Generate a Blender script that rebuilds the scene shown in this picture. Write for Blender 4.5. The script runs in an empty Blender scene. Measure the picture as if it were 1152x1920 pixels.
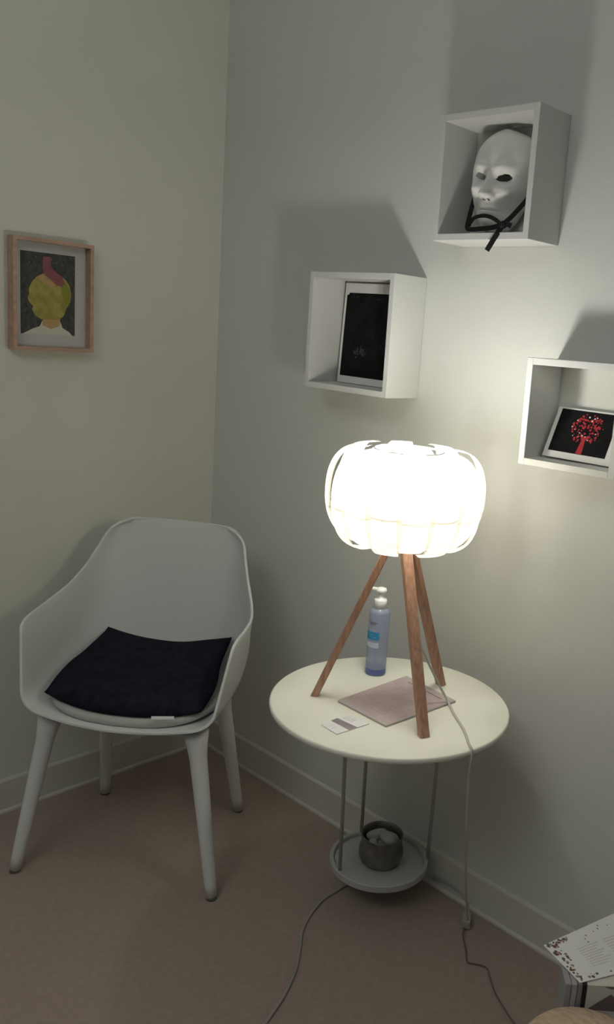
import bpy, bmesh, math, random
from mathutils import Vector, Matrix
random.seed(7)
S = bpy.context.scene
COL = S.collection
PI = math.pi

# ------------------------------------------------------------------ camera
RX = Vector((0.742326, 0.665184, 0.080515)); UP = Vector((-0.190777, 0.094637, 0.977061)); FW = Vector((-0.642305, 0.740658, -0.197153))
cd = bpy.data.cameras.new('camera'); cam = bpy.data.objects.new('camera', cd); COL.objects.link(cam)
M = Matrix.Identity(4)
for i in range(3):
    M[i][0] = RX[i]; M[i][1] = UP[i]; M[i][2] = -FW[i]
M.translation = Vector((2.321644, -1.683148, 1.450000))
cam.matrix_world = M
cd.sensor_fit = 'AUTO'; cd.sensor_width = 36
cd.lens = 1633.9842 / 1920 * 36
cd.shift_x = -(770.391 - 576) / 1920
cd.shift_y = (950.824 - 960) / 1920
cd.clip_start = 0.02
S.camera = cam

# ------------------------------------------------------------------ light levels
S.view_settings.view_transform = 'Standard'
S.view_settings.look = 'None'
S.view_settings.gamma = 1
S.view_settings.use_curve_mapping = False
S.view_settings.exposure = 0.0
BULB = 172.0           # radiance of the frosted bulb
FILL = 30.0            # added fill light aimed at the ceiling out of frame, watts
w = bpy.data.worlds.new('world'); S.world = w; w.use_nodes = True
w.node_tree.nodes['Background'].inputs[0].default_value = (0.5, 0.55, 0.6, 1)
w.node_tree.nodes['Background'].inputs[1].default_value = 0.02
fl = bpy.data.lights.new('ceiling_fill', 'AREA'); fl.shape = 'RECTANGLE'; fl.size = 0.5; fl.size_y = 0.5  # added fill to lift the room light; no fixture stands here
fl.energy = FILL; fl.color = (0.93, 0.96, 1.0)
fo = bpy.data.objects.new('ceiling_fill', fl); COL.objects.link(fo); fo.location = (1.7, -2.4, 2.0)
fo.rotation_euler = (math.radians(180), 0, 0)

# ------------------------------------------------------------------ materials
def mat(name, col, rough=0.6, spec=0.5, bump=0.0, bscale=200, var=0.0, vscale=8, metal=0.0, detail=4):
    m = bpy.data.materials.new(name); m.use_nodes = True
    nt = m.node_tree; b = nt.nodes['Principled BSDF']
    b.inputs['Roughness'].default_value = rough
    b.inputs['Specular IOR Level'].default_value = spec
    b.inputs['Metallic'].default_value = metal
    b.inputs['Base Color'].default_value = (*col, 1)
    tc = nt.nodes.new('ShaderNodeTexCoord')
    if var > 0:
        n = nt.nodes.new('ShaderNodeTexNoise'); n.inputs['Scale'].default_value = vscale; n.inputs['Detail'].default_value = detail
        r = nt.nodes.new('ShaderNodeValToRGB')
        r.color_ramp.elements[0].position = 0.3; r.color_ramp.elements[1].position = 0.7
        r.color_ramp.elements[0].color = (*[c * (1 - var) for c in col], 1)
        r.color_ramp.elements[1].color = (*[min(1, c * (1 + var)) for c in col], 1)
        nt.links.new(tc.outputs['Object'], n.inputs['Vector']); nt.links.new(n.outputs['Fac'], r.inputs[0]); nt.links.new(r.outputs[0], b.inputs['Base Color'])
    if bump > 0:
        n2 = nt.nodes.new('ShaderNodeTexNoise'); n2.inputs['Scale'].default_value = bscale; n2.inputs['Detail'].default_value = 3
        bp = nt.nodes.new('ShaderNodeBump'); bp.inputs['Strength'].default_value = bump; bp.inputs['Distance'].default_value = 0.002
        nt.links.new(tc.outputs['Object'], n2.inputs['Vector']); nt.links.new(n2.outputs['Fac'], bp.inputs['Height']); nt.links.new(bp.outputs[0], b.inputs['Normal'])
    return m

def wood(name, c1, c2, scale=(60, 60, 3), rough=0.5):
    m = bpy.data.materials.new(name); m.use_nodes = True
    nt = m.node_tree; b = nt.nodes['Principled BSDF']; b.inputs['Roughness'].default_value = rough
    tc = nt.nodes.new('ShaderNodeTexCoord'); mp = nt.nodes.new('ShaderNodeMapping'); mp.inputs['Scale'].default_value = scale
    n = nt.nodes.new('ShaderNodeTexNoise'); n.inputs['Scale'].default_value = 1.5; n.inputs['Detail'].default_value = 5
    r = nt.nodes.new('ShaderNodeValToRGB'); r.color_ramp.elements[0].position = 0.35; r.color_ramp.elements[1].position = 0.65
    r.color_ramp.elements[0].color = (*c1, 1); r.color_ramp.elements[1].color = (*c2, 1)
    nt.links.new(tc.outputs['Object'], mp.inputs[0]); nt.links.new(mp.outputs[0], n.inputs['Vector'])
    nt.links.new(n.outputs['Fac'], r.inputs[0]); nt.links.new(r.outputs[0], b.inputs['Base Color'])
    return m

M_wallL = mat('wall_paint_cream', (0.72, 0.73, 0.64), 0.75, 0.3, 0.25, 350, 0.015, 3)
M_wallB = mat('wall_paint_grey', (0.665, 0.68, 0.64), 0.75, 0.3, 0.25, 350, 0.015, 3)
M_wallF = mat('unseen_wall_dark', (0.26, 0.25, 0.235), 0.8)  # unseen far walls, darkened to cut bounce light low in the room
M_base = mat('baseboard_paint', (0.62, 0.62, 0.56), 0.5, 0.4)
M_ceil = mat('ceiling_paint', (0.75, 0.75, 0.72), 0.9)
M_white = mat('white_laminate', (0.67, 0.68, 0.655), 0.45, 0.4)
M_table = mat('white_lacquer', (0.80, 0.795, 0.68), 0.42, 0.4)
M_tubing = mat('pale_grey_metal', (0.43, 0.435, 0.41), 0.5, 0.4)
M_plastic = mat('white_plastic', (0.70, 0.72, 0.70), 0.38, 0.5)
M_pad = mat('grey_felt', (0.45, 0.45, 0.42), 0.95, 0.1, 0.4, 500)
M_navy = mat('navy_knit', (0.017, 0.018, 0.026), 1.0, 0.05, 0.9, 260, 0.25, 40)
M_tag = mat('white_tag', (0.75, 0.75, 0.75), 0.7)
M_paperw = mat('white_paper', (0.78, 0.78, 0.76), 0.7, 0.2)
M_pink = mat('mauve_paper', (0.50, 0.40, 0.385), 0.6, 0.2, 0, 0, 0.10, 30)
M_mauve = mat('mauve_band', (0.27, 0.23, 0.24), 0.6, 0.2, 0, 0, 0.15, 60)
M_greyline = mat('grey_print', (0.55, 0.54, 0.53), 0.7)
M_darkline = mat('dark_print', (0.12, 0.10, 0.11), 0.7)
M_legwood = wood('lamp_leg_oak', (0.36, 0.19, 0.12), (0.50, 0.29, 0.185), (120, 120, 6))
M_framewood = wood('frame_beech', (0.42, 0.27, 0.19), (0.52, 0.35, 0.25), (40, 8, 40))
M_tan = wood('straw_weave', (0.45, 0.33, 0.22), (0.62, 0.48, 0.34), (30, 90, 90), 0.8)
M_mask = mat('white_papier_mache', (0.80, 0.80, 0.77), 0.65, 0.3, 0.15, 120)
M_ribbon = mat('black_ribbon', (0.006, 0.006, 0.007), 0.6, 0.3)
M_black = mat('black_print', (0.007, 0.007, 0.008), 0.7, 0.15, 0, 0, 0.6, 25)
M_charcoal = mat('charcoal_print', (0.07, 0.073, 0.07), 0.7, 0.2, 0, 0, 0.35, 90)
M_yellow = mat('yellow_paint', (0.36, 0.32, 0.09), 0.8, 0.1, 0, 0, 0.22, 50)
M_olive = mat('olive_paint', (0.26, 0.27, 0.05), 0.8, 0.1)
M_rose = mat('rose_paint', (0.27, 0.11, 0.12), 0.8, 0.1, 0, 0, 0.2, 60)
M_peach = mat('peach_paint', (0.50, 0.33, 0.16), 0.8, 0.1)
M_cream = mat('cream_paint', (0.62, 0.60, 0.50), 0.8, 0.1)
M_red = mat('red_paint', (0.42, 0.03, 0.04), 0.6, 0.3)
M_silver = mat('silver_dots', (0.75, 0.72, 0.70), 0.4, 0.5)
M_fog = mat('faint_grey_print', (0.035, 0.035, 0.036), 0.7)
M_metalpot = mat('hammered_pewter', (0.20, 0.19, 0.17), 0.42, 0.5, 0.5, 90, 0.3, 30, 0.6)
M_stone = mat('grey_stone', (0.36, 0.36, 0.35), 0.8, 0.3, 0.3, 80, 0.15, 40)
M_cable = mat('white_cable', (0.50, 0.48, 0.43), 0.5)
M_cableg = mat('brown_cable', (0.16, 0.12, 0.11), 0.6)
M_clearcable = mat('grey_cable', (0.34, 0.33, 0.30), 0.5)
M_foot = mat('grey_glide', (0.12, 0.12, 0.11), 0.8)
M_brown = mat('brown_flower', (0.16, 0.06, 0.04), 0.8)
M_green = mat('green_leaf', (0.12, 0.17, 0.08), 0.8)
M_grey2 = mat('grey_flower', (0.26, 0.23, 0.24), 0.8)
M_taupe = mat('taupe_card', (0.17, 0.13, 0.12), 0.8)
M_cardw = mat('card_white', (0.60, 0.58, 0.52), 0.7)
M_bookgrey = mat('book_grey', (0.32, 0.31, 0.31), 0.7)
M_bookdark = mat('book_black', (0.015, 0.012, 0.016), 0.7)
M_blue = mat('blue_label', (0.02, 0.26, 0.50), 0.4)
M_labelw = mat('pale_label', (0.50, 0.55, 0.66), 0.4)
M_pump = mat('pump_white', (0.80, 0.80, 0.78), 0.35)

# floor: beige brown lino with a fine speckle
M_floor = mat('lino_floor', (0.355, 0.283, 0.235), 0.7, 0.25, 0.35, 300, 0.06, 60)

def translucent(name, col, tcol, transp, rough=0.4):
    m = bpy.data.materials.new(name); m.use_nodes = True
    nt = m.node_tree; nt.nodes.clear()
    out = nt.nodes.new('ShaderNodeOutputMaterial')
    d = nt.nodes.new('ShaderNodeBsdfDiffuse'); d.inputs[0].default_value = (*col, 1)
    t = nt.nodes.new('ShaderNodeBsdfTranslucent'); t.inputs[0].default_value = (*tcol, 1)
    tr = nt.nodes.new('ShaderNodeBsdfTransparent'); tr.inputs[0].default_value = (*tcol, 1)
    a = nt.nodes.new('ShaderNodeMixShader'); a.inputs[0].default_value = 0.36
    b = nt.nodes.new('ShaderNodeMixShader'); b.inputs[0].default_value = transp
    nt.links.new(d.outputs[0], a.inputs[1]); nt.links.new(t.outputs[0], a.inputs[2])
    nt.links.new(a.outputs[0], b.inputs[1]); nt.links.new(tr.outputs[0], b.inputs[2])
    nt.links.new(b.outputs[0], out.inputs[0])
    return m
M_shade = translucent('lamp_shade_strip', (0.60, 0.58, 0.53), (0.90, 0.86, 0.76), 0.34)

def emis(name, col, st):
    m = bpy.data.materials.new(name); m.use_nodes = True
    nt = m.node_tree; nt.nodes.clear()
    out = nt.nodes.new('ShaderNodeOutputMaterial'); e = nt.nodes.new('ShaderNodeEmission')
    e.inputs[0].default_value = (*col, 1); e.inputs[1].default_value = st
    nt.links.new(e.outputs[0], out.inputs[0]); return m
M_bulb = emis('lit_bulb', (1.0, 0.975, 0.92), BULB)

def liquid(name, col, transp, rough=0.1):
    m = bpy.data.materials.new(name); m.use_nodes = True
    nt = m.node_tree; nt.nodes.clear()
    out = nt.nodes.new('ShaderNodeOutputMaterial')
    p = nt.nodes.new('ShaderNodeBsdfPrincipled'); p.inputs['Base Color'].default_value = (*col, 1); p.inputs['Roughness'].default_value = rough
    tr = nt.nodes.new('ShaderNodeBsdfTransparent'); tr.inputs[0].default_value = (0.80, 0.85, 0.97, 1)
    b = nt.nodes.new('ShaderNodeMixShader'); b.inputs[0].default_value = transp
    nt.links.new(p.outputs[0], b.inputs[1]); nt.links.new(tr.outputs[0], b.inputs[2]); nt.links.new(b.outputs[0], out.inputs[0])
    return m
M_bottle = liquid('clear_blue_plastic', (0.42, 0.46, 0.58), 0.5)
M_bottleb = liquid('blue_bottle_base', (0.13, 0.18, 0.42), 0.3)

# ------------------------------------------------------------------ mesh helpers
WL = {}
def link(name, bm, m, parent=None, at=None, smooth=False, recalc=True):
    """bm in world coordinates; the object origin goes to `at` (or the parent's origin)."""
    if recalc: bmesh.ops.recalc_face_normals(bm, faces=bm.faces)
    base = Vector(at) if at is not None else (WL[parent.name].copy() if parent else Vector((0, 0, 0)))
    bmesh.ops.translate(bm, verts=bm.verts, vec=-base)
    me = bpy.data.meshes.new(name); bm.to_mesh(me); bm.free()
    for mm in (m if isinstance(m, (list, tuple)) else [m]): me.materials.append(mm)
    if smooth:
        for p in me.polygons: p.use_smooth = True
    o = bpy.data.objects.new(name, me); COL.objects.link(o)
    if parent:
        o.parent = parent; o.location = base - WL[parent.name]
    else:
        o.location = base
    WL[o.name] = base
    return o
def tag(o, label, cat, group=None):
    o['label'] = label; o['category'] = cat
    if group: o['group'] = group
    return o
def thing(name, label, cat, loc, group=None):
    o = bpy.data.objects.new(name, None); COL.objects.link(o); o.location = loc; o.empty_display_size = 0.05
    WL[o.name] = Vector(loc); return tag(o, label, cat, group)
def struct(name, bm, m, **k):
    o = link(name, bm, m, **k); o['kind'] = 'structure'; return o
def nb(): return bmesh.new()
def box(bm, c, s, rot=None, mi=0):
    c = Vector(c); vs = []
    for z in (-1, 1):
        for y in (-1, 1):
            for x in (-1, 1):
                v = Vector((x * s[0] / 2, y * s[1] / 2, z * s[2] / 2))
                if rot is not None: v = rot @ v
                vs.append(bm.verts.new(c + v))
    for f in ((0, 2, 3, 1), (4, 5, 7, 6), (0, 1, 5, 4), (2, 6, 7, 3), (0, 4, 6, 2), (1, 3, 7, 5)):
        bm.faces.new([vs[i] for i in f]).material_index = mi
    return vs
def bevel(bm, w=0.001, seg=2):
    bmesh.ops.bevel(bm, geom=list(bm.edges), offset=w, segments=seg, affect='EDGES', profile=0.5)
def loft(bm, rings, close=True, cap0=True, cap1=True, mi=0):
    R = [[bm.verts.new(p) for p in r] for r in rings]
    for a, b in zip(R, R[1:]):
        n = len(a)
        for i in range(n if close else n - 1):
            j = (i + 1) % n
            bm.faces.new((a[i], a[j], b[j], b[i])).material_index = mi
    if cap0: bm.faces.new(list(reversed(R[0]))).material_index = mi
    if cap1: bm.faces.new(R[-1]).material_index = mi
    return R
def frames(pts):
    pts = [Vector(p) for p in pts]; T = []
    for i in range(len(pts)):
        T.append((pts[min(i + 1, len(pts) - 1)] - pts[max(i - 1, 0)]).normalized())
    n = T[0].orthogonal().normalized(); out = []
    for i, t in enumerate(T):
        n = (n - t * n.dot(t)); n = n.normalized() if n.length > 1e-6 else t.orthogonal().normalized()
        out.append((pts[i], t, n, t.cross(n)))
    return out
def tube(bm, pts, rad, seg=12, mi=0):
    rr = rad if isinstance(rad, (list, tuple)) else [rad] * len(pts)
    loft(bm, [[p + (n * math.cos(2 * PI * k / seg) + b * math.sin(2 * PI * k / seg)) * r for k in range(seg)] for (p, t, n, b), r in zip(frames(pts), rr)], mi=mi)
def lathe(bm, c, prof, seg=48, cap0=True, cap1=True, mi=0):
    c = Vector(c)
    return loft(bm, [[c + Vector((r * math.cos(2 * PI * k / seg), r * math.sin(2 * PI * k / seg), z)) for k in range(seg)] for r, z in prof], cap0=cap0, cap1=cap1, mi=mi)
def spline(pts, n=8):
    P = [Vector(p) for p in pts]; P = [P[0] * 2 - P[1]] + P + [P[-1] * 2 - P[-2]]; out = []
    for i in range(1, len(P) - 2):
        for k in range(n):
            t = k / n; a, b, c, d = P[i - 1:i + 3]
            out.append(0.5 * ((2 * b) + (c - a) * t + (2 * a - 5 * b + 4 * c - d) * t * t + (3 * b - a - 3 * c + d) * t ** 3))
    out.append(P[-2]); return out
def poly(bm, pts, mi=0):
    f = bm.faces.new([bm.verts.new(p) for p in pts]); f.material_index = mi; return f
def slab(bm, pts, d, mi=0):
    """closed prism: polygon pts extruded by vector d"""
    d = Vector(d); a = [bm.verts.new(Vector(p)) for p in pts]; b = [bm.verts.new(Vector(p) + d) for p in pts]
    n = len(a)
    bm.faces.new(list(reversed(a))).material_index = mi; bm.faces.new(b).material_index = mi
    for i in range(n): bm.faces.new((a[i], a[(i + 1) % n], b[(i + 1) % n], b[i])).material_index = mi
def plane_fn(o, ux, uy, off=0.0):
    o, ux, uy = Vector(o), Vector(ux), Vector(uy); n = ux.cross(uy).normalized()
    return lambda x, y, k=0.0: o + ux * x + uy * y + n * (off + k)

# ------------------------------------------------------------------ room
RXX, RYY, RZ = 3.7, -3.6, 2.6
b = nb(); box(b, (RXX / 2, RYY / 2, -0.05), (RXX + .3, -RYY + .3, 0.1)); struct('floor', b, M_floor)
b = nb(); box(b, (RXX / 2, RYY / 2, RZ + 0.05), (RXX + .3, -RYY + .3, 0.1)); struct('ceiling', b, M_ceil)
b = nb(); box(b, (-0.05, RYY / 2, RZ / 2), (0.1, -RYY, RZ)); struct('wall_left', b, M_wallL)
b = nb(); box(b, (RXX / 2, 0.05, RZ / 2), (RXX + .2, 0.1, RZ)); struct('wall_back', b, M_wallB)
b = nb(); box(b, (RXX + 0.05, RYY / 2, RZ / 2), (0.1, -RYY, RZ)); struct('wall_right', b, M_wallF)
b = nb(); box(b, (RXX / 2, RYY - 0.05, RZ / 2), (RXX + .2, 0.1, RZ)); struct('wall_front', b, M_wallF)
def skirting(p0, p1, nrm):
    p0, p1, nrm = Vector(p0), Vector(p1), Vector(nrm)
    prof = [(0, 0), (0.011, 0), (0.011, 0.006), (0.007, 0.012), (0.006, 0.096), (0.003, 0.102), (0, 0.104)]
    bb = nb(); loft(bb, [[p + nrm * a + Vector((0, 0, z)) for a, z in prof] for p in (p0, p1)]); return bb
struct('baseboard_back', skirting((0.011, 0, 0), (RXX, 0, 0), (0, -1, 0)), M_base)
struct('baseboard_left', skirting((0, 0, 0), (0, RYY, 0), (1, 0, 0)), M_base)

# ------------------------------------------------------------------ armchair
TH = math.radians(36); CU = Vector((math.cos(TH), math.sin(TH), 0)); CF = Vector((math.sin(TH), -math.cos(TH), 0)); CO = Vector((0.38, -0.462, 0))
def CW(a, f, z): return CO + CU * a + CF * f + Vector((0, 0, z))
chair = thing('armchair', 'pale grey plastic shell armchair on tapered round legs in the corner, carrying the dark cushion', 'chair', CO)
#        centre f,z      rim a,f,z           corner size
ROWS = [((.232, .438), (.272, .150, .648), .20),
        ((.215, .437), (.2735, .130, .660), .22),
        ((.17, .434), (.275, .095, .666), .26),
        ((.10, .430), (.276, .050, .669), .32),
        ((.00, .427), (.273, -.014, .678), .42),
        ((-.09, .430), (.258, -.065, .698), .55),
        ((-.15, .442), (.242, -.098, .724), .65),
        ((-.185, .470), (.228, -.122, .752), .75),
        ((-.205, .525), (.216, -.143, .782), .82),
        ((-.218, .60), (.207, -.160, .805), .85),
        ((-.228, .68), (.201, -.173, .822), .85),
        ((-.236, .76), (.193, -.183, .836), .80),
        ((-.241, .82), (.181, -.193, .847), .75),
        ((-.244, .855), (.165, -.202, .855), .7),
        ((-.245, .866), (.145, -.210, .860), .7)]
def cross(rho, t):
    if t < 0.45: u = t / 0.45; return (u * (1 - rho), 0.0)
    if t < 0.75:
        u = (t - 0.45) / 0.3; p0 = Vector((1 - rho, 0)); p1 = Vector((1, 0)); p2 = Vector((1, rho))
        q = p0 * (1 - u) ** 2 + p1 * 2 * u * (1 - u) + p2 * u * u; return (q.x, q.y)
    u = (t - 0.75) / 0.25; return (1, rho + (1 - rho) * u)
def crom(seq, x):
    i = min(int(x), len(seq) - 2); t = x - i
    g = lambda k: seq[max(0, min(len(seq) - 1, k))]
    a, b_, c, d = g(i - 1), g(i), g(i + 1), g(i + 2)
    if i == 0: a = tuple(2 * p - q for p, q in zip(b_, c))
    if i + 2 > len(seq) - 1: d = tuple(2 * q - p for p, q in zip(b_, c))
    return [0.5 * (2 * q + (r - p) * t + (2 * p - 5 * q + 4 * r - s) * t * t + (3 * q - p - 3 * r + s) * t ** 3) for p, q, r, s in zip(a, b_, c, d)]
FLAT = [(c[0], c[1], r[0], r[1], r[2], rho) for c, r, rho in ROWS]
def shell_pt(x, side, t):
    cf, cz, ra, rf, rz, rho = crom(FLAT, x)
    A, B = cross(rho, t)
    aw = 0.243 + (ra - 0.243) * B if ra > 0.243 else ra
    zdip = 0.0
    return (side * aw * A, cf + (rf - cf) * (0.35 * A * A + 0.65 * B) , cz + (rz - cz) * B + 0.022 * A * A * max(0, 1 - x / 5) * (1 - B))
b = nb(); NX, NT = 84, 26; G = []
for i in range(NX + 1):
    x = (len(FLAT) - 1) * i / NX; row = []
    for k in range(-NT, NT + 1):
        row.append(b.verts.new(CW(*shell_pt(x, -1 if k < 0 else 1, abs(k) / NT))))
    G.append(row)
for i in range(NX):
    for k in range(2 * NT): b.faces.new((G[i][k], G[i][k + 1], G[i + 1][k + 1], G[i + 1][k]))
shell = link('seat_shell', b, M_plastic, chair, smooth=True)
sm = shell.modifiers.new('thickness', 'SOLIDIFY'); sm.thickness = 0.007; sm.offset = 0; sm.use_rim = True
bv = shell.modifiers.new('rim', 'BEVEL'); bv.width = 0.002; bv.segments = 2; bv.limit_method = 'ANGLE'; bv.angle_limit = 0.9
for (ta, tf, tz), (fa, ff) in (((-.19, .155, .425), (-.262, .205)), ((.19, .155, .425), (.262, .205)), ((-.165, -.12, .425), (-.208, -.204)), ((.165, -.12, .425), (.208, -.204))):
    b = nb(); T0 = CW(ta, tf, tz); F0 = CW(fa, ff, 0.008)
    pts = [T0 + (F0 - T0) * k / 12 for k in range(13)]
    rad = [0.0235 - 0.009 * k / 12 for k in range(13)]; rad[0] = 0.033; rad[1] = 0.026
    tube(b, pts, rad, 20); lg = link('leg', b, M_plastic, chair, smooth=True)
    b = nb(); lathe(b, F0 + Vector((0, 0, -0.008)), [(0.012, 0), (0.0135, 0.001), (0.0135, 0.008)], 20); link('foot_glide', b, M_foot, lg, smooth=True)
# under seat frame that the legs plug into
b = nb()
for p, q in (((-.19, .155, .415), (.19, .155, .415)), ((-.165, -.12, .415), (.165, -.12, .415)), ((-.19, .155, .415), (-.165, -.12, .415)), ((.19, .155, .415), (.165, -.12, .415))):
    tube(b, [CW(*p), CW(*q)], 0.010, 12)
link('seat_frame', b, M_plastic, chair, smooth=True)
# felt seat pad following the shell
b = nb(); rings = []
def seat_z(a, f):
    x = 0
    best = min((abs(FLAT[i][0] - f), i) for i in range(8))[1]
    return 0.434 + 0.022 * min(1, (abs(a) / 0.243)) ** 2
for zz, k in ((0.004, 0.97), (0.008, 1.0), (0.018, 1.0), (0.024, 0.975)):
    ring = []
    for j in range(64):
        t = 2 * PI * j / 64; c, s = math.cos(t), math.sin(t)
        a = 0.222 * k * abs(c) ** 0.5 * (1 if c > 0 else -1); f = 0.02 + (0.19 if s > 0 else 0.165) * k * abs(s) ** 0.6 * (1 if s > 0 else -1)
        ring.append(CW(a, f - 0.03 * (abs(a) / .222) ** 2 * (1 if s > 0 else 0), seat_z(a, f) + zz))
    rings.append(ring)
loft(b, rings); link('seat_pad', b, M_pad, chair, smooth=True)

# ------------------------------------------------------------------ dark cushion
CORN = {(-1, -1): (-.221, .168, .474), (1, -1): (.214, .172, .474), (1, 1): (.180, -.162, .560), (-1, 1): (-.186, -.165, .548)}
b = nb(); N = 44; top = {}; bot = {}
for i in range(N + 1):
    for j in range(N + 1):
        u, v = i / N * 2 - 1, j / N * 2 - 1
        # round the two front corners, keep the two pinched back corners
        uu, vv = u, v
        if v < 0: uu = u * (1 - 0.05 * v * v * abs(u)); vv = v * (1 - 0.08 * u * u * abs(v))
        wts = [((1 + su * uu) * (1 + sv * vv) / 4, Vector(CORN[(su, sv)])) for su, sv in CORN]
        p = sum((wt * q for wt, q in wts), Vector((0, 0, 0)))
        p.x *= 1 - 0.03 * math.tanh(4 * v) * (1 - v * v) * abs(u)
        if v < 0: p.y += 0.030 * (1 - u * u) * v * v
        else: p.y += 0.012 * (1 - u * u) * v ** 2
        e = (1 - abs(u) ** 5.0) * (1 - abs(v) ** (7.0 if v < 0 else 4.0))
        th = 0.034 * max(0, e) ** 0.5
        base = seat_z(p.x, p.y) + 0.027
        p.z -= (1 - u * u) * (0.008 + 0.026 * max(0, v) ** 1.3)
        p.z += 0.002 * math.sin(7 * u + 3 * v) * e + 0.0015 * math.sin(13 * v - 4 * u) * e + 0.010 * max(0, abs(u) - .8) * max(0, v - .8) * 25 * .3
        p.z = max(p.z, base + 0.004)
        top[i, j] = b.verts.new(CW(p.x, p.y, p.z + th))
        edge = i in (0, N) or j in (0, N)
        bot[i, j] = top[i, j] if edge else b.verts.new(CW(p.x, p.y, max(p.z - th * 0.7, base)))
for i in range(N):
    for j in range(N):
        b.faces.new((top[i, j], top[i + 1, j], top[i + 1, j + 1], top[i, j + 1]))
        q = list(dict.fromkeys((bot[i, j], bot[i, j + 1], bot[i + 1, j + 1], bot[i + 1, j])))
        if len(q) > 2:
            try: b.faces.new(q)
            except ValueError: pass
cush = thing('cushion', 'dark navy knitted cushion with a small white tag, lying on the seat of the armchair', 'cushion', CW(0, 0, 0.46))
link('cushion_cover', b, M_navy, cush, smooth=True)
b = nb(); slab(b, [CW(.095, .2085, .479), CW(.150, .202, .483), CW(.151, .205, .477), CW(.096, .2115, .473)], CF * 0.0015); o = link('care_tag', b, M_tag, cush); o['label'] = 'small white tag'

# ------------------------------------------------------------------ framed picture on the left wall
# outer 0.219 x 0.287, standing 0.034 off the wall
y0, y1, z0, z1, dp = -0.658, -0.438, 1.3205, 1.608, 0.034
fr = thing('framed_picture', 'beech box frame with a yellow head painting, hung on the left wall above the armchair', 'picture', (0, (y0 + y1) / 2, (z0 + z1) / 2))
b = nb(); t = 0.010
for ya, yb, za, zb in ((y0, y0 + t, z0, z1), (y1 - t, y1, z0, z1), (y0 + t, y1 - t, z0, z0 + t), (y0 + t, y1 - t, z1 - t, z1)):
    box(b, (dp / 2, (ya + yb) / 2, (za + zb) / 2), (dp, yb - ya, zb - za))
link('frame', b, M_framewood, fr)
b = nb(); box(b, (0.005, (y0 + y1) / 2, (z0 + z1) / 2), (0.006, y1 - y0 - 2 * t, z1 - z0 - 2 * t)); link('mount_card', b, mat('mount_grey', (0.52, 0.52, 0.49), 0.6), fr)
KA, KB = 1.20, 1.10; PW, PH = 0.124, 0.192; pc = plane_fn((0.0085, (y0 + y1) / 2 - 0.006, (z0 + z1) / 2 + 0.004), (0, 1, 0), (0, 0, 1))
def art(bm, fn, pts, k, mi): poly(bm, [fn(x * KA, y * KB, k) for x, y in pts], mi)
b = nb(); hx, hy = PW / 2, PH / 2
art(b, pc, [(-hx, -hy), (hx, -hy), (hx, hy), (-hx, hy)], 0.0, 0)
def blob(cx, cy, rx, ry, n=40, jag=0.0, a0=0):
    return [(cx + rx * math.cos(2 * PI * k / n) * (1 + jag * random.uniform(-1, 1)), cy + ry * math.sin(2 * PI * k / n) * (1 + jag * random.uniform(-1, 1))) for k in range(n)]
art(b, pc, [(-.058, -hy), (-.035, -.083), (-.020, -.077), (-.012, -.060), (.026, -.060), (.033, -.078), (.048, -.087), (.056, -hy)], 0.0003, 3)
art(b, pc, [(-.014, -.074), (-.012, -.052), (.028, -.052), (.026, -.074), (.006, -.082)], 0.0005, 4)
head = [(-.016, -.060), (-.030, -.052), (-.037, -.038), (-.034, -.030), (-.043, -.022), (-.047, -.012), (-.043, -.002), (-.044, .010), (-.037, .026), (-.026, .040), (-.012, .048), (.006, .052), (.024, .048), (.040, .038), (.050, .022), (.053, .004), (.050, -.016), (.042, -.030), (.036, -.048), (.026, -.058)]
art(b, pc, head, 0.0007, 1)
art(b, pc, [(.028, .036), (.044, .026), (.051, .006), (.049, -.014), (.038, -.026), (.034, -.004), (.030, .010)], 0.0009, 5)
art(b, pc, [(-.026, .038), (-.012, .047), (-.004, .036), (.012, .028), (.022, .012), (.008, .016), (-.010, .024)], 0.0010, 4)
art(b, pc, [(-.012, .088), (.006, .088), (.006, .066), (.014, .056), (.030, .046), (.038, .030), (.030, .020), (.018, .024), (.004, .036), (-.010, .046), (-.014, .062)], 0.0012, 2)
for k in range(60):
    x, y = random.uniform(-hx + .003, hx - .003), random.uniform(-hy + .003, hy - .003); r = random.uniform(.0003, .0007)
    if abs(x) > .045 or y > .06 or y < -.06 and abs(x) > .03: art(b, pc, blob(x, y, r, r, 6), 0.0013, 3)
o = link('painting', b, [M_charcoal, M_yellow, M_rose, M_cream, M_peach, M_olive], fr, recalc=False); o['label'] = 'painting of a yellow head with a red flame on dark ground'

# ------------------------------------------------------------------ wall cubes
def cube_shelf(label, xc, zc, wd, ht, tilt, d=0.118, t=0.0145):
    e = thing('wall_cube_shelf', label, 'shelf', (xc, 0, zc), 'white square wall cubes')
    rot = Matrix.Rotation(-tilt, 3, 'Y')
    for nm, cx, cz, sx, sz in (('side_panel', -(wd - t) / 2, 0, t, ht), ('side_panel', (wd - t) / 2, 0, t, ht), ('top_panel', 0, (ht - t) / 2, wd - 2 * t, t), ('bottom_panel', 0, -(ht - t) / 2, wd - 2 * t, t)):
        b = nb(); c = rot @ Vector((cx, 0, cz)); box(b, Vector((xc, -d / 2 - 0.0005, zc)) + c, (sx, d - .001, sz), rot); bevel(b, 0.0006, 1)
        link(nm, b, M_white, e)
    return e
cube_shelf('large white cube shelf holding the black picture, lower left of the three cubes', 0.7046, 1.4333, 0.3009, 0.2974, 0.0009)
cube_shelf('white cube shelf holding the white mask, topmost of the three cubes', 1.0934, 1.7919, 0.264, 0.269, 0.0079)
cube_shelf('small white cube shelf holding the red tree picture, right of the table lamp', 1.3761, 1.3041, 0.233, 0.228, 0.0142)

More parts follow.
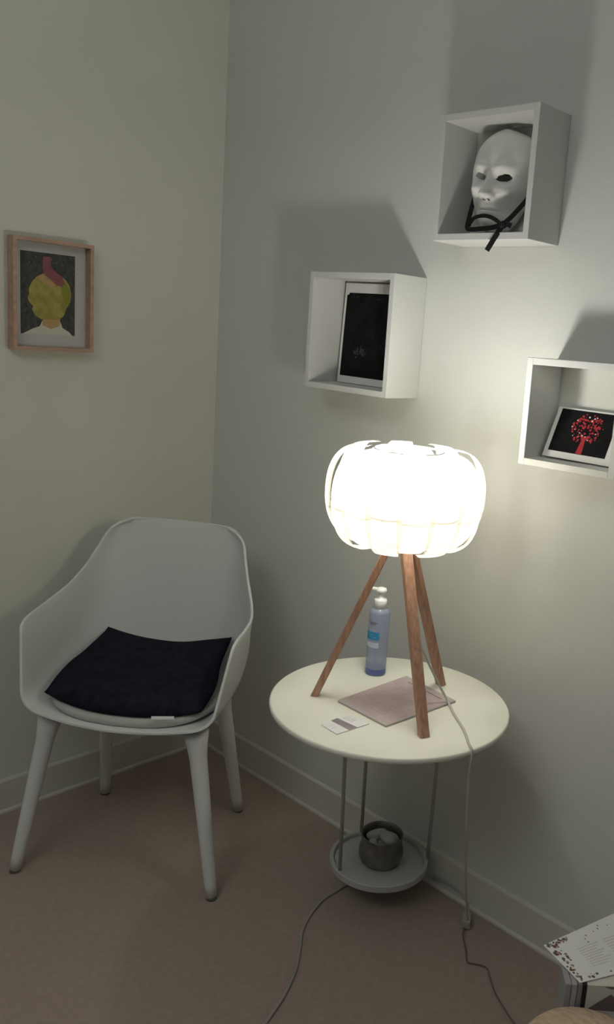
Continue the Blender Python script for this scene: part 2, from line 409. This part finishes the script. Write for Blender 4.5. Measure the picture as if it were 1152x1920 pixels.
# black picture leaning in the large cube
bp = thing('black_print', 'dark almost black print on a white card, standing in the large cube shelf', 'picture', (0.685, -0.02, 1.2995))
b = nb(); pf = plane_fn((0.580, -0.021, 1.3005), (1, 0, 0), (0, 0.012, 0.262)); wv = 0.19
slab(b, [pf(0, 0), pf(wv, 0), pf(wv, 1.0), pf(0, 1.0)], (0, -0.0025, 0)); link('card', b, M_paperw, bp)
b = nb(); k_ = 0.0027
poly(b, [pf(.008, .070, k_), pf(wv - .008, .070, k_), pf(wv - .008, .905, k_), pf(.016, .905, k_), pf(.016, .89, k_), pf(.008, .88, k_)], 0)
for k in range(26):
    r = random.uniform(.001, .005); cx, cy = .075 + random.gauss(0, .012), .33 + random.gauss(0, .03)
    poly(b, [pf(cx + x, cy + y / .26, k_ + .0002 + k * .00001) for x, y in blob(0, 0, r, r, 8)], 1)
for k in range(30):
    r = random.uniform(.0006, .0018); cx, cy = random.uniform(.02, wv - .02), random.choice([random.uniform(.85, .89), random.uniform(.3, .6)])
    poly(b, [pf(cx + x, cy + y / .26, k_ + .0002) for x, y in blob(0, 0, r, r, 8)], 1)
link('print', b, [M_black, M_fog], bp, recalc=False)

# red tree picture reclining in the small cube
rt = thing('red_tree_print', 'red tree print on black, leaning back in the small cube shelf', 'picture', (1.37, -0.05, 1.208))
b = nb(); pf = plane_fn((1.286, -0.062, 1.2075), (1, 0.0, 0.004), (0, 0.050, 0.106)); wv = 0.176
slab(b, [pf(0, 0), pf(wv, 0), pf(wv, 1.0), pf(0, 1.0)], (0, -0.0030, 0.0008)); link('card', b, M_paperw, rt)
b = nb(); k_ = 0.0034
poly(b, [pf(.010, .12, k_), pf(.150, .12, k_), pf(.150, .965, k_), pf(.010, .965, k_)], 0)
tx = .086
poly(b, [pf(tx - .008, .13, k_ + .0002), pf(tx + .007, .13, k_ + .0002), pf(tx + .005, .40, k_ + .0002), pf(tx + .012, .52, k_ + .0002), pf(tx, .46, k_ + .0002), pf(tx - .012, .54, k_ + .0002), pf(tx - .004, .38, k_ + .0002)], 1)
for k in range(150):
    a = random.uniform(0, 2 * PI); q = math.sqrt(random.random()); cx, cy = tx + .038 * q * math.cos(a), .62 + .30 * q * math.sin(a); r = random.uniform(.0008, .0030)
    if cy < .42 and abs(cx - tx) < .012: continue
    poly(b, [pf(cx + x, cy + y / .117, k_ + .0003 + k * 1e-6) for x, y in blob(0, 0, r, r, 7)], 1)
for k in range(14):
    a = random.uniform(0, 2 * PI); q = random.uniform(.3, .98); cx, cy = tx + .038 * q * math.cos(a), .62 + .30 * q * math.sin(a); r = random.uniform(.0012, .0020)
    poly(b, [pf(cx + x, cy + y / .117, k_ + .0006) for x, y in blob(0, 0, r, r, 8)], 2)
link('print', b, [M_black, M_red, M_silver], rt, recalc=False)

# ------------------------------------------------------------------ mask
mk = thing('face_mask', 'white full face mask with black ribbon ties, propped in the topmost cube shelf', 'mask', (1.080, -0.03, 1.6725))
MYAW = math.radians(6); MT = math.radians(-3)
mr = Matrix.Rotation(math.radians(5), 3, 'Y') @ Matrix.Rotation(MYAW, 3, 'Z') @ Matrix.Rotation(MT, 3, 'X')
MC = Vector((1.080, -0.020, 1.7905))
def mhalf(v):   # half width by height, v from -1 chin to 1 crown
    if v > 0.15: return 0.0785 * max(0.0, 1 - ((v - .15) / .853) ** 3.4) ** 0.5 + .0005
    pts = [(-1, .018), (-.9, .034), (-.7, .050), (-.45, .063), (-.1, .0745), (.16, .078)]
    for (a, p), (c, q) in zip(pts, pts[1:]):
        if v <= c: t = (v - a) / (c - a); t = t * t * (3 - 2 * t) * 0.5 + t * 0.5; return p + (q - p) * t
    return .02
def gs(x, c, s): return math.exp(-((x - c) / s) ** 2)
def mpt(u, v):
    hw = mhalf(v); x = u * hw; z = v * 0.108
    dome = max(0, 1 - abs(u) ** 2.3) ** 0.62 * (0.060 * (1 - 0.55 * abs(v) ** 2.5) + 0.004)
    y = dome
    X, Z = x * 1000, z * 1000
    y += 0.0120 * gs(Z, 19 + 0.16 * abs(X), 9) * gs(abs(X), 28, 20)            # brow ridges
    y -= 0.0160 * gs(Z, -3, 11) * gs(abs(X), 29, 16)                             # eye sockets
    nose = gs(X, 0, 7.5 + 5 * max(0, (8 - Z) / 45)) * (max(0, min(1, (14 - Z) / 52)) ** 0.9 if Z > -40 else max(0, 1 - (-40 - Z) / 5))
    y += 0.031 * nose
    y += 0.0055 * gs(abs(X), 11, 4.5) * gs(Z, -37, 5)                            # nostril wings
    y += 0.0120 * gs(abs(X), 40, 15) * gs(Z, -24, 13)                            # cheekbones
    y -= 0.0110 * gs(abs(X), 36, 15) * gs(Z, -60, 18)
    y += 0.0055 * gs(X, 0, 19) * gs(Z, -62, 4.0) + 0.0050 * gs(X, 0, 16) * gs(Z, -71, 4.2) - 0.0035 * gs(X, 0, 20) * gs(Z, -66.5, 2)
    y -= 0.0025 * gs(X, 0, 3) * gs(Z, -53, 5) 
    y += 0.0080 * gs(X, 0, 15) * gs(Z, -90, 9) - 0.004 * gs(X, 0, 18) * gs(Z, -79, 4)
    return Vector((x, -y, z))
b = nb(); NU, NV = 96, 130; G = {}
for i in range(NU + 1):
    for j in range(NV + 1):
        G[i, j] = b.verts.new(MC + mr @ mpt(math.sin((i / NU * 2 - 1) * PI / 2 * .985), j / NV * 2 - 1))
for i in range(NU):
    for j in range(NV):
        u, v = math.sin(((i + .5) / NU * 2 - 1) * PI / 2 * .985), (j + .5) / NV * 2 - 1
        X, Z = u * mhalf(v) * 1000, v * 108
        e = ((abs(X) - 29) / 16.5) ** 2 + ((Z - 1 - 0.22 * (abs(X) - 29)) / (10.0 if Z - 0.22 * (abs(X) - 29) > 1 else 4.5)) ** 2
        ns = ((abs(X) - 6) / 2.2) ** 2 + ((Z + 44.5) / 1.8) ** 2
        if e < 1 or ns < 1: continue
        b.faces.new((G[i, j], G[i + 1, j], G[i + 1, j + 1], G[i, j + 1]))
for v in [v for v in b.verts if not v.link_faces]: b.verts.remove(v)
bmesh.ops.smooth_vert(b, verts=[v for v in b.verts if v.is_boundary], factor=0.5, use_axis_x=True, use_axis_y=True, use_axis_z=True)
mo = link('mask_face', b, M_mask, mk, smooth=True)
sd = mo.modifiers.new('thickness', 'SOLIDIFY'); sd.thickness = 0.0022; sd.offset = 1
def ribbon(name, pts, wd, parent, n=8):
    bb = nb(); P = spline(pts, n); prev = None; out = Vector((.45, -.87, .15))
    rings = []
    for i, (p, t, nn, bn) in enumerate(frames(P)):
        s = t.cross(out)
        s = s.normalized() if s.length > .15 else (prev or nn)
        prev = s; q = t.cross(s)
        rings.append([p + s * wd / 2 + q * .0005, p - s * wd / 2 + q * .0005, p - s * wd / 2 - q * .0005, p + s * wd / 2 - q * .0005])
    loft(bb, rings); return link(name, bb, M_ribbon, parent)
FY = -0.098
KN = (1.150, -0.1085, 1.6890)
b = nb(); bmesh.ops.create_icosphere(b, subdivisions=3, radius=1.0)
for v in b.verts: v.co = Vector((v.co.x * .0115, v.co.y * .007, v.co.z * .0085)) * (1 + .12 * math.sin(v.co.x * 9 + v.co.z * 7)) + Vector(KN)
link('ribbon_knot', b, M_ribbon, mk, smooth=True)
ribbon('ribbon', [(0.998, -0.020, 1.768), (1.003, -0.034, 1.742), (1.012, -0.052, 1.715), (1.030, -0.078, 1.690), (1.052, -0.092, 1.6835), (1.085, -0.103, 1.6825), (1.118, -0.108, 1.6835), KN], 0.0105, mk)
ribbon('ribbon', [(1.1625, -0.030, 1.770), (1.166, -0.050, 1.750), (1.166, -0.072, 1.730), (1.160, -0.093, 1.707), KN], 0.0105, mk)
ribbon('ribbon_bow', [KN, (1.128, -0.112, 1.702), (1.100, -0.108, 1.709), (1.070, -0.103, 1.707), (1.056, -0.100, 1.698), (1.050, -0.098, 1.690)], 0.0085, mk)
ribbon('ribbon_bow', [KN, (1.162, -0.111, 1.690), (1.174, -0.108, 1.687)], 0.0110, mk)
ribbon('ribbon_tail', [KN, (1.149, -0.1160, 1.677), (1.146, -0.1225, 1.665), (1.136, -0.1240, 1.648), (1.127, -0.1245, 1.634)], 0.0115, mk)

# ------------------------------------------------------------------ side table
T = 0.66
TC = Vector((1.151, -0.348, T)); TR = 0.2606
TB = Vector((0.978, -0.145, 0.11)); BR = 0.128
tb = thing('side_table', 'round white metal side table with a small low tray, standing under the lit lamp', 'table', (TB.x, TB.y, 0))
b = nb(); lathe(b, TC, [(TR - .006, -.013), (TR - .001, -.011), (TR, -.006), (TR - .001, -.0015), (TR - .004, 0.0)], 128); link('tabletop', b, M_table, tb, smooth=False)
tbt = tb.children[0]
for p in tbt.data.polygons: p.use_smooth = len(p.vertices) == 4
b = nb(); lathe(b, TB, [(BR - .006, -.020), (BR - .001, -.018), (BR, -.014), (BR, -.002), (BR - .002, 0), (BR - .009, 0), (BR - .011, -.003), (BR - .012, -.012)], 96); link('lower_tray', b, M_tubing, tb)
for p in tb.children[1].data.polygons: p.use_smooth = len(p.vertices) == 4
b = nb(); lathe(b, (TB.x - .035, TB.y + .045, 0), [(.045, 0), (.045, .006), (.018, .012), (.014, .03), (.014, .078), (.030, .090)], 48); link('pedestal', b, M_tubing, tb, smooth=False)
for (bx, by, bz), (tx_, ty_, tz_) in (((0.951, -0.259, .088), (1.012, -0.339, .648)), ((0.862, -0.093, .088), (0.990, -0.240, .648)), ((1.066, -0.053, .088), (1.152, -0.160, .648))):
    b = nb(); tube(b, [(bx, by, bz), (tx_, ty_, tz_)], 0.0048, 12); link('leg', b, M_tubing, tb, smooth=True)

# pot of stones on the tray
PZ = TB.z - .0118; PC = Vector((0.983, -0.145, PZ))
pot = thing('metal_pot', 'dark pewter pot of grey stones on the lower tray of the side table', 'pot', PC)
b = nb(); lathe(b, PC, [(.034, 0), (.045, .002), (.053, .010), (.0575, .024), (.0570, .040), (.053, .056), (.0520, .064), (.0535, .074), (.0550, .080), (.0540, .082), (.0515, .080), (.0495, .066), (.0500, .055), (.053, .040), (.0535, .026), (.048, .012), (.03, .006)], 64)
link('pot_body', b, M_metalpot, pot, smooth=True)
def stone(c, r, rz, ry, lab, seed):
    bb = nb(); bmesh.ops.create_icosphere(bb, subdivisions=3, radius=1.0); rnd = random.Random(seed)
    ph = [rnd.uniform(0, 6) for _ in range(6)]
    rot = Matrix.Rotation(rz, 3, 'Z') @ Matrix.Rotation(ry, 3, 'Y')
    for v in bb.verts:
        d = v.co.normalized(); k = 1 + .08 * math.sin(3 * d.x + ph[0]) + .07 * math.sin(4 * d.y + ph[1]) + .06 * math.sin(5 * d.z + ph[2])
        v.co = Vector(c) + rot @ Vector((d.x * r[0] * k, d.y * r[1] * k, d.z * r[2] * k))
    return tag(link('stone', bb, M_stone, at=c, smooth=True), lab, 'stone', 'grey stones in the pot')
stone(PC + Vector((-.016, -.004, .070)), (.032, .012, .012), .75, -.3, 'long narrow grey stone on the left in the metal pot', 1)
stone(PC + Vector((.018, .006, .070)), (.024, .021, .018), .3, .25, 'largest rounded grey stone on the right in the metal pot', 2)
stone(PC + Vector((-.002, -.030, .064)), (.014, .012, .011), 1.2, .2, 'small grey stone at the front rim of the metal pot', 3)
stone(PC + Vector((0.002, 0, .032)), (.034, .034, .026), 0, 0, 'grey stone beneath the others in the metal pot', 4)

# ------------------------------------------------------------------ table lamp
AX = Vector((1.158, -0.360, 0)); SC = AX + Vector((0, 0, 1.113))
lamp = thing('table_lamp', 'lit lamp with a white strip shade on three wooden legs, on the round side table', 'lamp', (AX.x, AX.y, T))
FEET = [(1.027, -0.4557), (1.309, -0.4179), (1.160, -0.1866)]
TOPS = [(1.140, -0.375), (1.175, -0.366), (1.162, -0.337)]
for (fx, fy), (tx_, ty_) in zip(FEET, TOPS):
    b = nb(); A = Vector((fx, fy, T + .0005)); Bt = Vector((tx_, ty_, 1.015)); rad = Vector((fx - AX.x, fy - AX.y, 0)).normalized(); tan = Vector((-rad.y, rad.x, 0))
    rings = []
    for k in range(9):
        t_ = k / 8; p = A + (Bt - A) * t_; hw = .0105 + .001 * t_; hd = .0085
        c = .002; rings.append([p + tan * x + rad * y for x, y in ((-hw + c, -hd), (hw - c, -hd), (hw, -hd + c), (hw, hd - c), (hw - c, hd), (-hw + c, hd), (-hw, hd - c), (-hw, -hd + c))])
    loft(b, rings); link('leg', b, M_legwood, lamp)
b = nb(); lathe(b, AX + Vector((0, 0, 1.012)), [(.028, 0), (.030, .002), (.030, .010), (.028, .012)], 40); link('hub', b, M_legwood, lamp)
b = nb(); lathe(b, AX + Vector((0, 0, 1.024)), [(.017, 0), (.019, .02), (.019, .10), (.016, .113)], 32); link('bulb_socket', b, M_white, lamp, smooth=True)
b = nb(); lathe(b, AX + Vector((0, 0, 1.136)), [(.012, 0), (.014, .012), (.022, .028), (.029, .044), (.030, .054), (.027, .066), (.018, .077), (.006, .082)], 32); link('bulb', b, M_bulb, lamp, smooth=True)['label'] = 'glowing white bulb'
# rings that carry the strips
b = nb()
for r, z in ((.071, .1005), (.071, -.0935), (.150, -.014)):
    tube_pts = [SC + Vector((r * math.cos(2 * PI * k / 64), r * math.sin(2 * PI * k / 64), z)) for k in range(64)]
    for k in range(64): pass
    R_ = []
    for k in range(64):
        a = 2 * PI * k / 64; d = Vector((math.cos(a), math.sin(a), 0))
        R_.append([SC + d * (r + .0018 * math.cos(2 * PI * m / 6)) + Vector((0, 0, z + .0018 * math.sin(2 * PI * m / 6))) for m in range(6)])
    R_.append(R_[0]); vs = [[b.verts.new(p) for p in rr] for rr in R_[:-1]]
    for k in range(64):
        for m in range(6): b.faces.new((vs[k][m], vs[(k + 1) % 64][m], vs[(k + 1) % 64][(m + 1) % 6], vs[k][(m + 1) % 6]))
# three spokes from the socket to the bottom ring
for k in range(3):
    a = 2 * PI * k / 3 + .4; tube(b, [SC + Vector((.02 * math.cos(a), .02 * math.sin(a), -.088)), SC + Vector((.071 * math.cos(a), .071 * math.sin(a), -.0935))], .0018, 6)
sh = link('shade_rings', b, M_white, lamp, smooth=True)
def strip(phi, hwid, rs, zs, dr):
    bb = nb(); NS, NWd = 30, 8; g = []
    for i in range(NS + 1):
        s = i / NS; ang = (-PI / 2 + PI * s) * 0.95; c = max(0, math.cos(ang)); sn = math.sin(ang)
        rr = .070 + .089 * rs * c ** 0.66 + dr
        zz = (.103 if sn > 0 else .096) * sn * (abs(sn) ** -0.12 if abs(sn) > 1e-4 else 1) + zs * c ** 0.7
        hw = hwid * (0.80 + 0.20 * c); row = []
        for j in range(NWd + 1):
            q = j / NWd * 2 - 1; aa = phi + hw * q
            row.append(bb.verts.new(SC + Vector((math.cos(aa), math.sin(aa), 0)) * (rr + .0045 * c * (1 - q * q)) + Vector((0, 0, zz))))
        g.append(row)
    for i in range(NS):
        for j in range(NWd): bb.faces.new((g[i][j], g[i][j + 1], g[i + 1][j + 1], g[i + 1][j]))
    return link('shade_strip', bb, M_shade, lamp, smooth=True, recalc=False)
NSTR = 16
for k in range(NSTR):
    up = k % 2 == 0
    strip(2 * PI * (k + .22) / NSTR, PI / NSTR * 1.16, 0.99 if up else 0.96, .012 if up else -.012, .003 if up else -.003)
# lamp cable over the table edge down to the plug
b = nb()
tube(b, spline([AX + Vector((.006, -.006, 1.00)), (1.170, -0.350, .93), (1.198, -0.325, .81), (1.222, -0.285, .72), (1.2437, -0.2643, T + .010), (1.285, -0.293, T + .0035), (1.345, -0.335, T + .0030), (1.392, -0.378, T + .0045), (1.412, -0.392, T - .002), (1.405, -0.385, .600), (1.385, -0.345, .45), (1.345, -0.27, .28), (1.285, -0.165, .12), (1.245, -0.10, .05)], 8), .0026, 8)
link('cable', b, M_cable, lamp, smooth=True)

# ------------------------------------------------------------------ soap bottle
BC = Vector((1.0200, -0.2600, T + .0005)); BRd = .0245
bt = thing('pump_bottle', 'blue pump bottle with a white pump head, on the side table', 'bottle', BC)
b = nb(); lathe(b, BC, [(.020, .0), (.0235, .0015), (BRd, .005), (BRd, .016)], 48, cap1=False); o = link('bottle_base', b, M_bottleb, bt, smooth=True); o['label'] = 'deep blue bottom of the bottle'
b = nb(); lathe(b, BC, [(BRd, .016), (BRd, .148), (.0235, .153), (.0205, .157), (.0145, .160), (.0135, .166)], 48, cap0=False, cap1=True); link('bottle_body', b, M_bottle, bt, smooth=True)
b = nb(); lathe(b, BC, [(.0150, .158), (.0150, .178), (.0138, .1815), (.0068, .1825), (.0068, .194), (.0068, .197), (.0120, .198), (.0128, .201), (.0120, .206), (.0060, .2085)], 36)
link('pump_head', b, M_pump, bt, smooth=False)
for p in bt.children[-1].data.polygons: p.use_smooth = len(p.vertices) == 4
CR = Vector((RX.x, RX.y, 0)).normalized()
b = nb(); sp = [BC + Vector((0, 0, .203)), BC - CR * .012 + Vector((0, 0, .2035)), BC - CR * .022 + Vector((0, 0, .2050)), BC - CR * .0285 + Vector((0, 0, .2040))]
tube(b, spline(sp, 5), [.0055 - .0025 * k / 15 for k in range(16)], 12); link('spout', b, M_pump, bt, smooth=True)
TOC = Vector((cam.matrix_world.translation.x - BC.x, cam.matrix_world.translation.y - BC.y, 0)); a0 = math.atan2(TOC.y, TOC.x)
def wrap(bm, a1, a2, z1, z2, mi, r=BRd + .0004, n=14, slope=0.0):
    g = [[bm.verts.new(BC + Vector((r * math.cos(a0 + a1 + (a2 - a1) * k / n), r * math.sin(a0 + a1 + (a2 - a1) * k / n), z))) for k in range(n + 1)] for z in (z1, z2)]
    for k in range(n): bm.faces.new((g[0][k], g[0][k + 1], g[1][k + 1], g[1][k])).material_index = mi
b = nb(); wrap(b, -1.45, 0.12, .088, .107, 0); link('blue_band', b, M_blue, bt, recalc=False)
b = nb(); wrap(b, -1.45, 0.10, .069, .082, 0); link('pale_band', b, M_labelw, bt, recalc=False)
for nm, mm, rows in (('band_text', M_labelw, ((.094, -1.0, -.15), (.100, -.9, -.35))), ('upper_text', M_darkline, ((.128, -1.1, -.1), (.1245, -.9, -.3))), ('lower_text', M_darkline, ((.030, -1.1, -.3), (.024, -1.0, -.45), (.018, -1.0, -.6)))):
    b = nb()
    for z1, aa, ab in rows:
        x = aa
        while x < ab:
            l = random.uniform(.05, .12); wrap(b, x, min(x + l, ab), z1, z1 + (.0032 if z1 > .1 and mm is M_darkline else .0012), 0, BRd + .0007, 3); x += l + .05
    link(nm, b, mm, bt, recalc=False)

# ------------------------------------------------------------------ booklet and card
def quad(bm, P4, z, h, mi=0):
    slab(bm, [Vector((x, y, z)) for x, y in P4], (0, 0, h), mi)
BK = [(1.083, -.4417), (1.2333, -.4485), (1.2456, -.2374), (1.0841, -.2203)]
bk = thing('booklet', 'mauve printed booklet lying flat on the side table under the lamp', 'booklet', (1.16, -.34, T))
b = nb(); quad(b, BK, T + .0004, .0042); bevel(b, .0006, 1); link('pages', b, mat('page_edges', (.47, .43, .41), .7), bk)
def bil(P4, s, t_): 
    a, b_, c, d = [Vector(p) for p in P4]; return a * (1 - s) * (1 - t_) + b_ * s * (1 - t_) + c * s * t_ + d * (1 - s) * t_
def rectq(bm, P4, s0, s1, t0, t1, z, mi):
    f = bm.faces.new([bm.verts.new((*bil(P4, s, t_), z)) for s, t_ in ((s0, t0), (s1, t0), (s1, t1), (s0, t1))]); f.material_index = mi
b = nb(); rectq(b, BK, .012, .988, .03, .95, T + .0048, 0)
rnd = random.Random(5)
for k in range(26):
    t_ = .08 + k * .029; s = .06 + rnd.random() * .1
    while s < .9:
        l = rnd.uniform(.04, .20); rectq(b, BK, s, min(s + l, .93), t_, t_ + .006, T + .0050, 1 if rnd.random() < .75 else 2); s += l + rnd.uniform(.03, .12)
rectq(b, BK, .18, .86, .885, .897, T + .0050, 3)
link('cover', b, [M_pink, mat('pale_mauve', (.56, .47, .45), .7), mat('deep_mauve', (.42, .32, .32), .7), M_darkline], bk, recalc=False)
CD = [(1.1446, -.5443), (1.1948, -.5489), (1.2019, -.4645), (1.143, -.4711)]
cdn = thing('business_card', 'small white card with a mauve band, on the side table near its front edge', 'card', (1.17, -.507, T))
b = nb(); quad(b, CD, T + .0004, .0016); link('card', b, M_paperw, cdn)
b = nb(); rectq(b, CD, .0, 1, .36, .62, T + .0022, 0)
for k in range(4): rectq(b, CD, .15 + .12 * k, .19 + .12 * k, .70, .93 - .03 * (k % 2), T + .0022, 1)
for k in range(2): rectq(b, CD, .3 + .2 * k, .33 + .2 * k, .08, .26, T + .0022, 1)
link('print', b, [M_mauve, M_greyline], cdn, recalc=False)

# ------------------------------------------------------------------ cables on the floor
def cable(name, pts, r, m, label):
    bb = nb(); tube(bb, spline(pts, 10), r, 8); o = link(name, bb, m, at=pts[0], smooth=True); tag(o, label, 'cable'); return o
cable('power_cord', [(.905, -.150, .004), (.905, -.205, .004), (.911, -.283, .0035), (.9522, -.373, .0035), (1.003, -.430, .0035), (1.0487, -.482, .0035), (1.085, -.540, .0035), (1.1061, -.5843, .0035), (1.135, -.66, .0035), (1.16, -.74, .0035)], .0032, M_clearcable, 'pale power cord curving over the floor below the low tray')
pl = thing('cable_connector', 'pale cable running along the baseboard to a dark cable joint right of the side table', 'cable', (1.20, -0.05, 0))
b = nb(); tube(b, spline([(1.062, -.016, .030), (1.11, -.018, .040), (1.155, -.020, .040), (1.19, -.030, .030), (1.205, -.045, .018)], 8), .0032, 8); link('cable', b, M_clearcable, pl, smooth=True)
b = nb(); box(b, (1.215, -.062, .0125), (.022, .044, .022), Matrix.Rotation(.6, 3, 'Z')); bevel(b, .004, 2); link('joint_box', b, M_clearcable, pl)
cable('thin_brown_cord', [(1.222, -.075, .006), (1.235, -.100, .003), (1.275, -.140, .003), (1.302, -.168, .003), (1.318, -.160, .003), (1.345, -.150, .003), (1.372, -.172, .003), (1.405, -.198, .003), (1.440, -.218, .003), (1.4801, -.2376, .003), (1.52, -.255, .003)], .0020, M_cableg, 'thin dark cord trailing over the floor below the cable joint')

# ------------------------------------------------------------------ pile at the lower right edge
HB = .30
FLY = [(1.5849, -.331), (1.688, -.366), (1.782, -.175), (1.640, -.105)]
fy_ = thing('flyer', 'white flyer with a flowered border, lying on the stack at lower right', 'flyer', (1.67, -.25, HB))
b = nb(); quad(b, FLY, HB - .0015, .0015); link('paper', b, M_paperw, fy_)
b = nb(); rnd = random.Random(11); zc = HB + .0003
def dot(s, t_, r, mi, dz=0):
    c = bil(FLY, s, t_); n = 7; bb = [b.verts.new((c.x + r * rnd.uniform(.7, 1.2) * math.cos(2 * PI * k / n), c.y + r * rnd.uniform(.7, 1.2) * math.sin(2 * PI * k / n), zc + dz)) for k in range(n)]
    b.faces.new(bb).material_index = mi
for k in range(90):
    edge = rnd.choice([0, 0, 0, 1, 1, 2])
    if edge == 0: s, t_ = rnd.uniform(.03, .97), abs(rnd.gauss(0, .045)) + .02
    elif edge == 1: s, t_ = abs(rnd.gauss(0, .04)) + .03, rnd.uniform(.02, .25)
    else: s, t_ = .97 - abs(rnd.gauss(0, .06)), rnd.uniform(.02, .9)
    dot(s, t_, rnd.uniform(.0015, .0040), rnd.choice([0, 0, 1, 2, 2]), k * 1e-6)
for k in range(10): dot(rnd.uniform(.06, .3), rnd.uniform(.35, .9), rnd.uniform(.0012, .0025), rnd.choice([1, 2]), 1e-4)
for c in range(2):
    for k in range(9): rectq(b, FLY, .34 + .05 * k, .345 + .05 * k + .008, .24 + .29 * c, .48 + .29 * c - .03 * (k % 3), zc, 3)
link('printed_flowers', b, [M_brown, M_green, M_grey2, M_greyline], fy_, recalc=False)
# stack below the flyer: books standing spine out and a folded white card
def upright(name, label, cat, p0, p1, th, z0_, z1_, m, back):
    p0, p1 = Vector((*p0, 0)), Vector((*p1, 0)); bb = nb(); back = Vector((*back, 0))
    slab(bb, [p0 + Vector((0, 0, z0_)), p1 + Vector((0, 0, z0_)), p1 + Vector((0, 0, z1_)), p0 + Vector((0, 0, z1_))], back)
    bevel(bb, .001, 1); return tag(link(name, bb, m, at=(p0.x, p0.y, z0_)), label, cat)
R2 = Vector((RX.x, RX.y)).normalized(); D2 = Vector((-R2.y, R2.x))   # across / away from the lens side
def at2(o, a, d): return (o.x + R2.x * a + D2.x * d, o.y + R2.y * a + D2.y * d)
O2 = Vector((1.694, -.362))
HS = HB - .003
specs = [(-.034, .012, 'magazine', 'pale grey magazine, leftmost of the stack standing at the lower right', M_bookgrey),
         (-.021, .010, 'magazine', 'silver grey magazine beside the leftmost one in the lower right stack', mat('book_silver', (.40, .39, .38), .6)),
         (-.010, .009, 'magazine', 'mid grey magazine next to the black book in the lower right stack', mat('book_mid', (.25, .24, .25), .6)),
         (.000, .006, 'book', 'thin black book standing in the lower right stack', M_bookdark)]
for a, wd_, nm, lab, mm in specs:
    upright(nm, lab, 'book', at2(O2, a, 0), at2(O2, a + wd_, 0), wd_, 0, HS - .001 * (a < -.01), mm, D2 * .05)
bx = thing('patterned_box', 'white box with taupe diamond pattern at the right edge beneath the flyer', 'box', (*at2(O2, .09, .05), 0))
b = nb(); p0, p1 = at2(O2, .0075, 0), at2(O2, .16, 0)
slab(b, [(*p0, 0), (*p1, 0), (*p1, HS), (*p0, HS)], (*(D2 * .09), 0)); link('carton', b, M_cardw, bx)
b = nb()
def fp(a, z): q = at2(O2, .0075 + a, -.0006); return Vector((q[0], q[1], z))
for c in (.045, .135):
    poly(b, [fp(max(.002, c - .043), .245), fp(c + .043 if c < .1 else c + .012, .245), fp(c, .281)], 0)
poly(b, [fp(.082, HS), fp(.098, HS), fp(.090, .285)], 0); poly(b, [fp(.030, HS), fp(.060, HS), fp(.045, .291)], 0)
link('printed_pattern', b, [M_taupe], bx, recalc=False)
# round straw pouffe / basket in front
BKC = Vector((1.764, -.462, 0))
bs = thing('wicker_basket', 'tan woven round basket with a domed lid cut off by the lower right corner', 'basket', BKC)
b = nb(); prof = [(.060, 0), (.085, .01), (.100, .06), (.108, .12), (.108, .20), (.104, .233)]
lathe(b, BKC, prof, 64); link('basket_body', b, M_tan, bs, smooth=True)
b = nb(); prof = [(.104, .233), (.113, .240), (.114, .252), (.106, .262), (.075, .270), (.04, .274), (.01, .275)]
lathe(b, BKC, prof, 64); link('basket_lid', b, M_tan, bs, smooth=True)
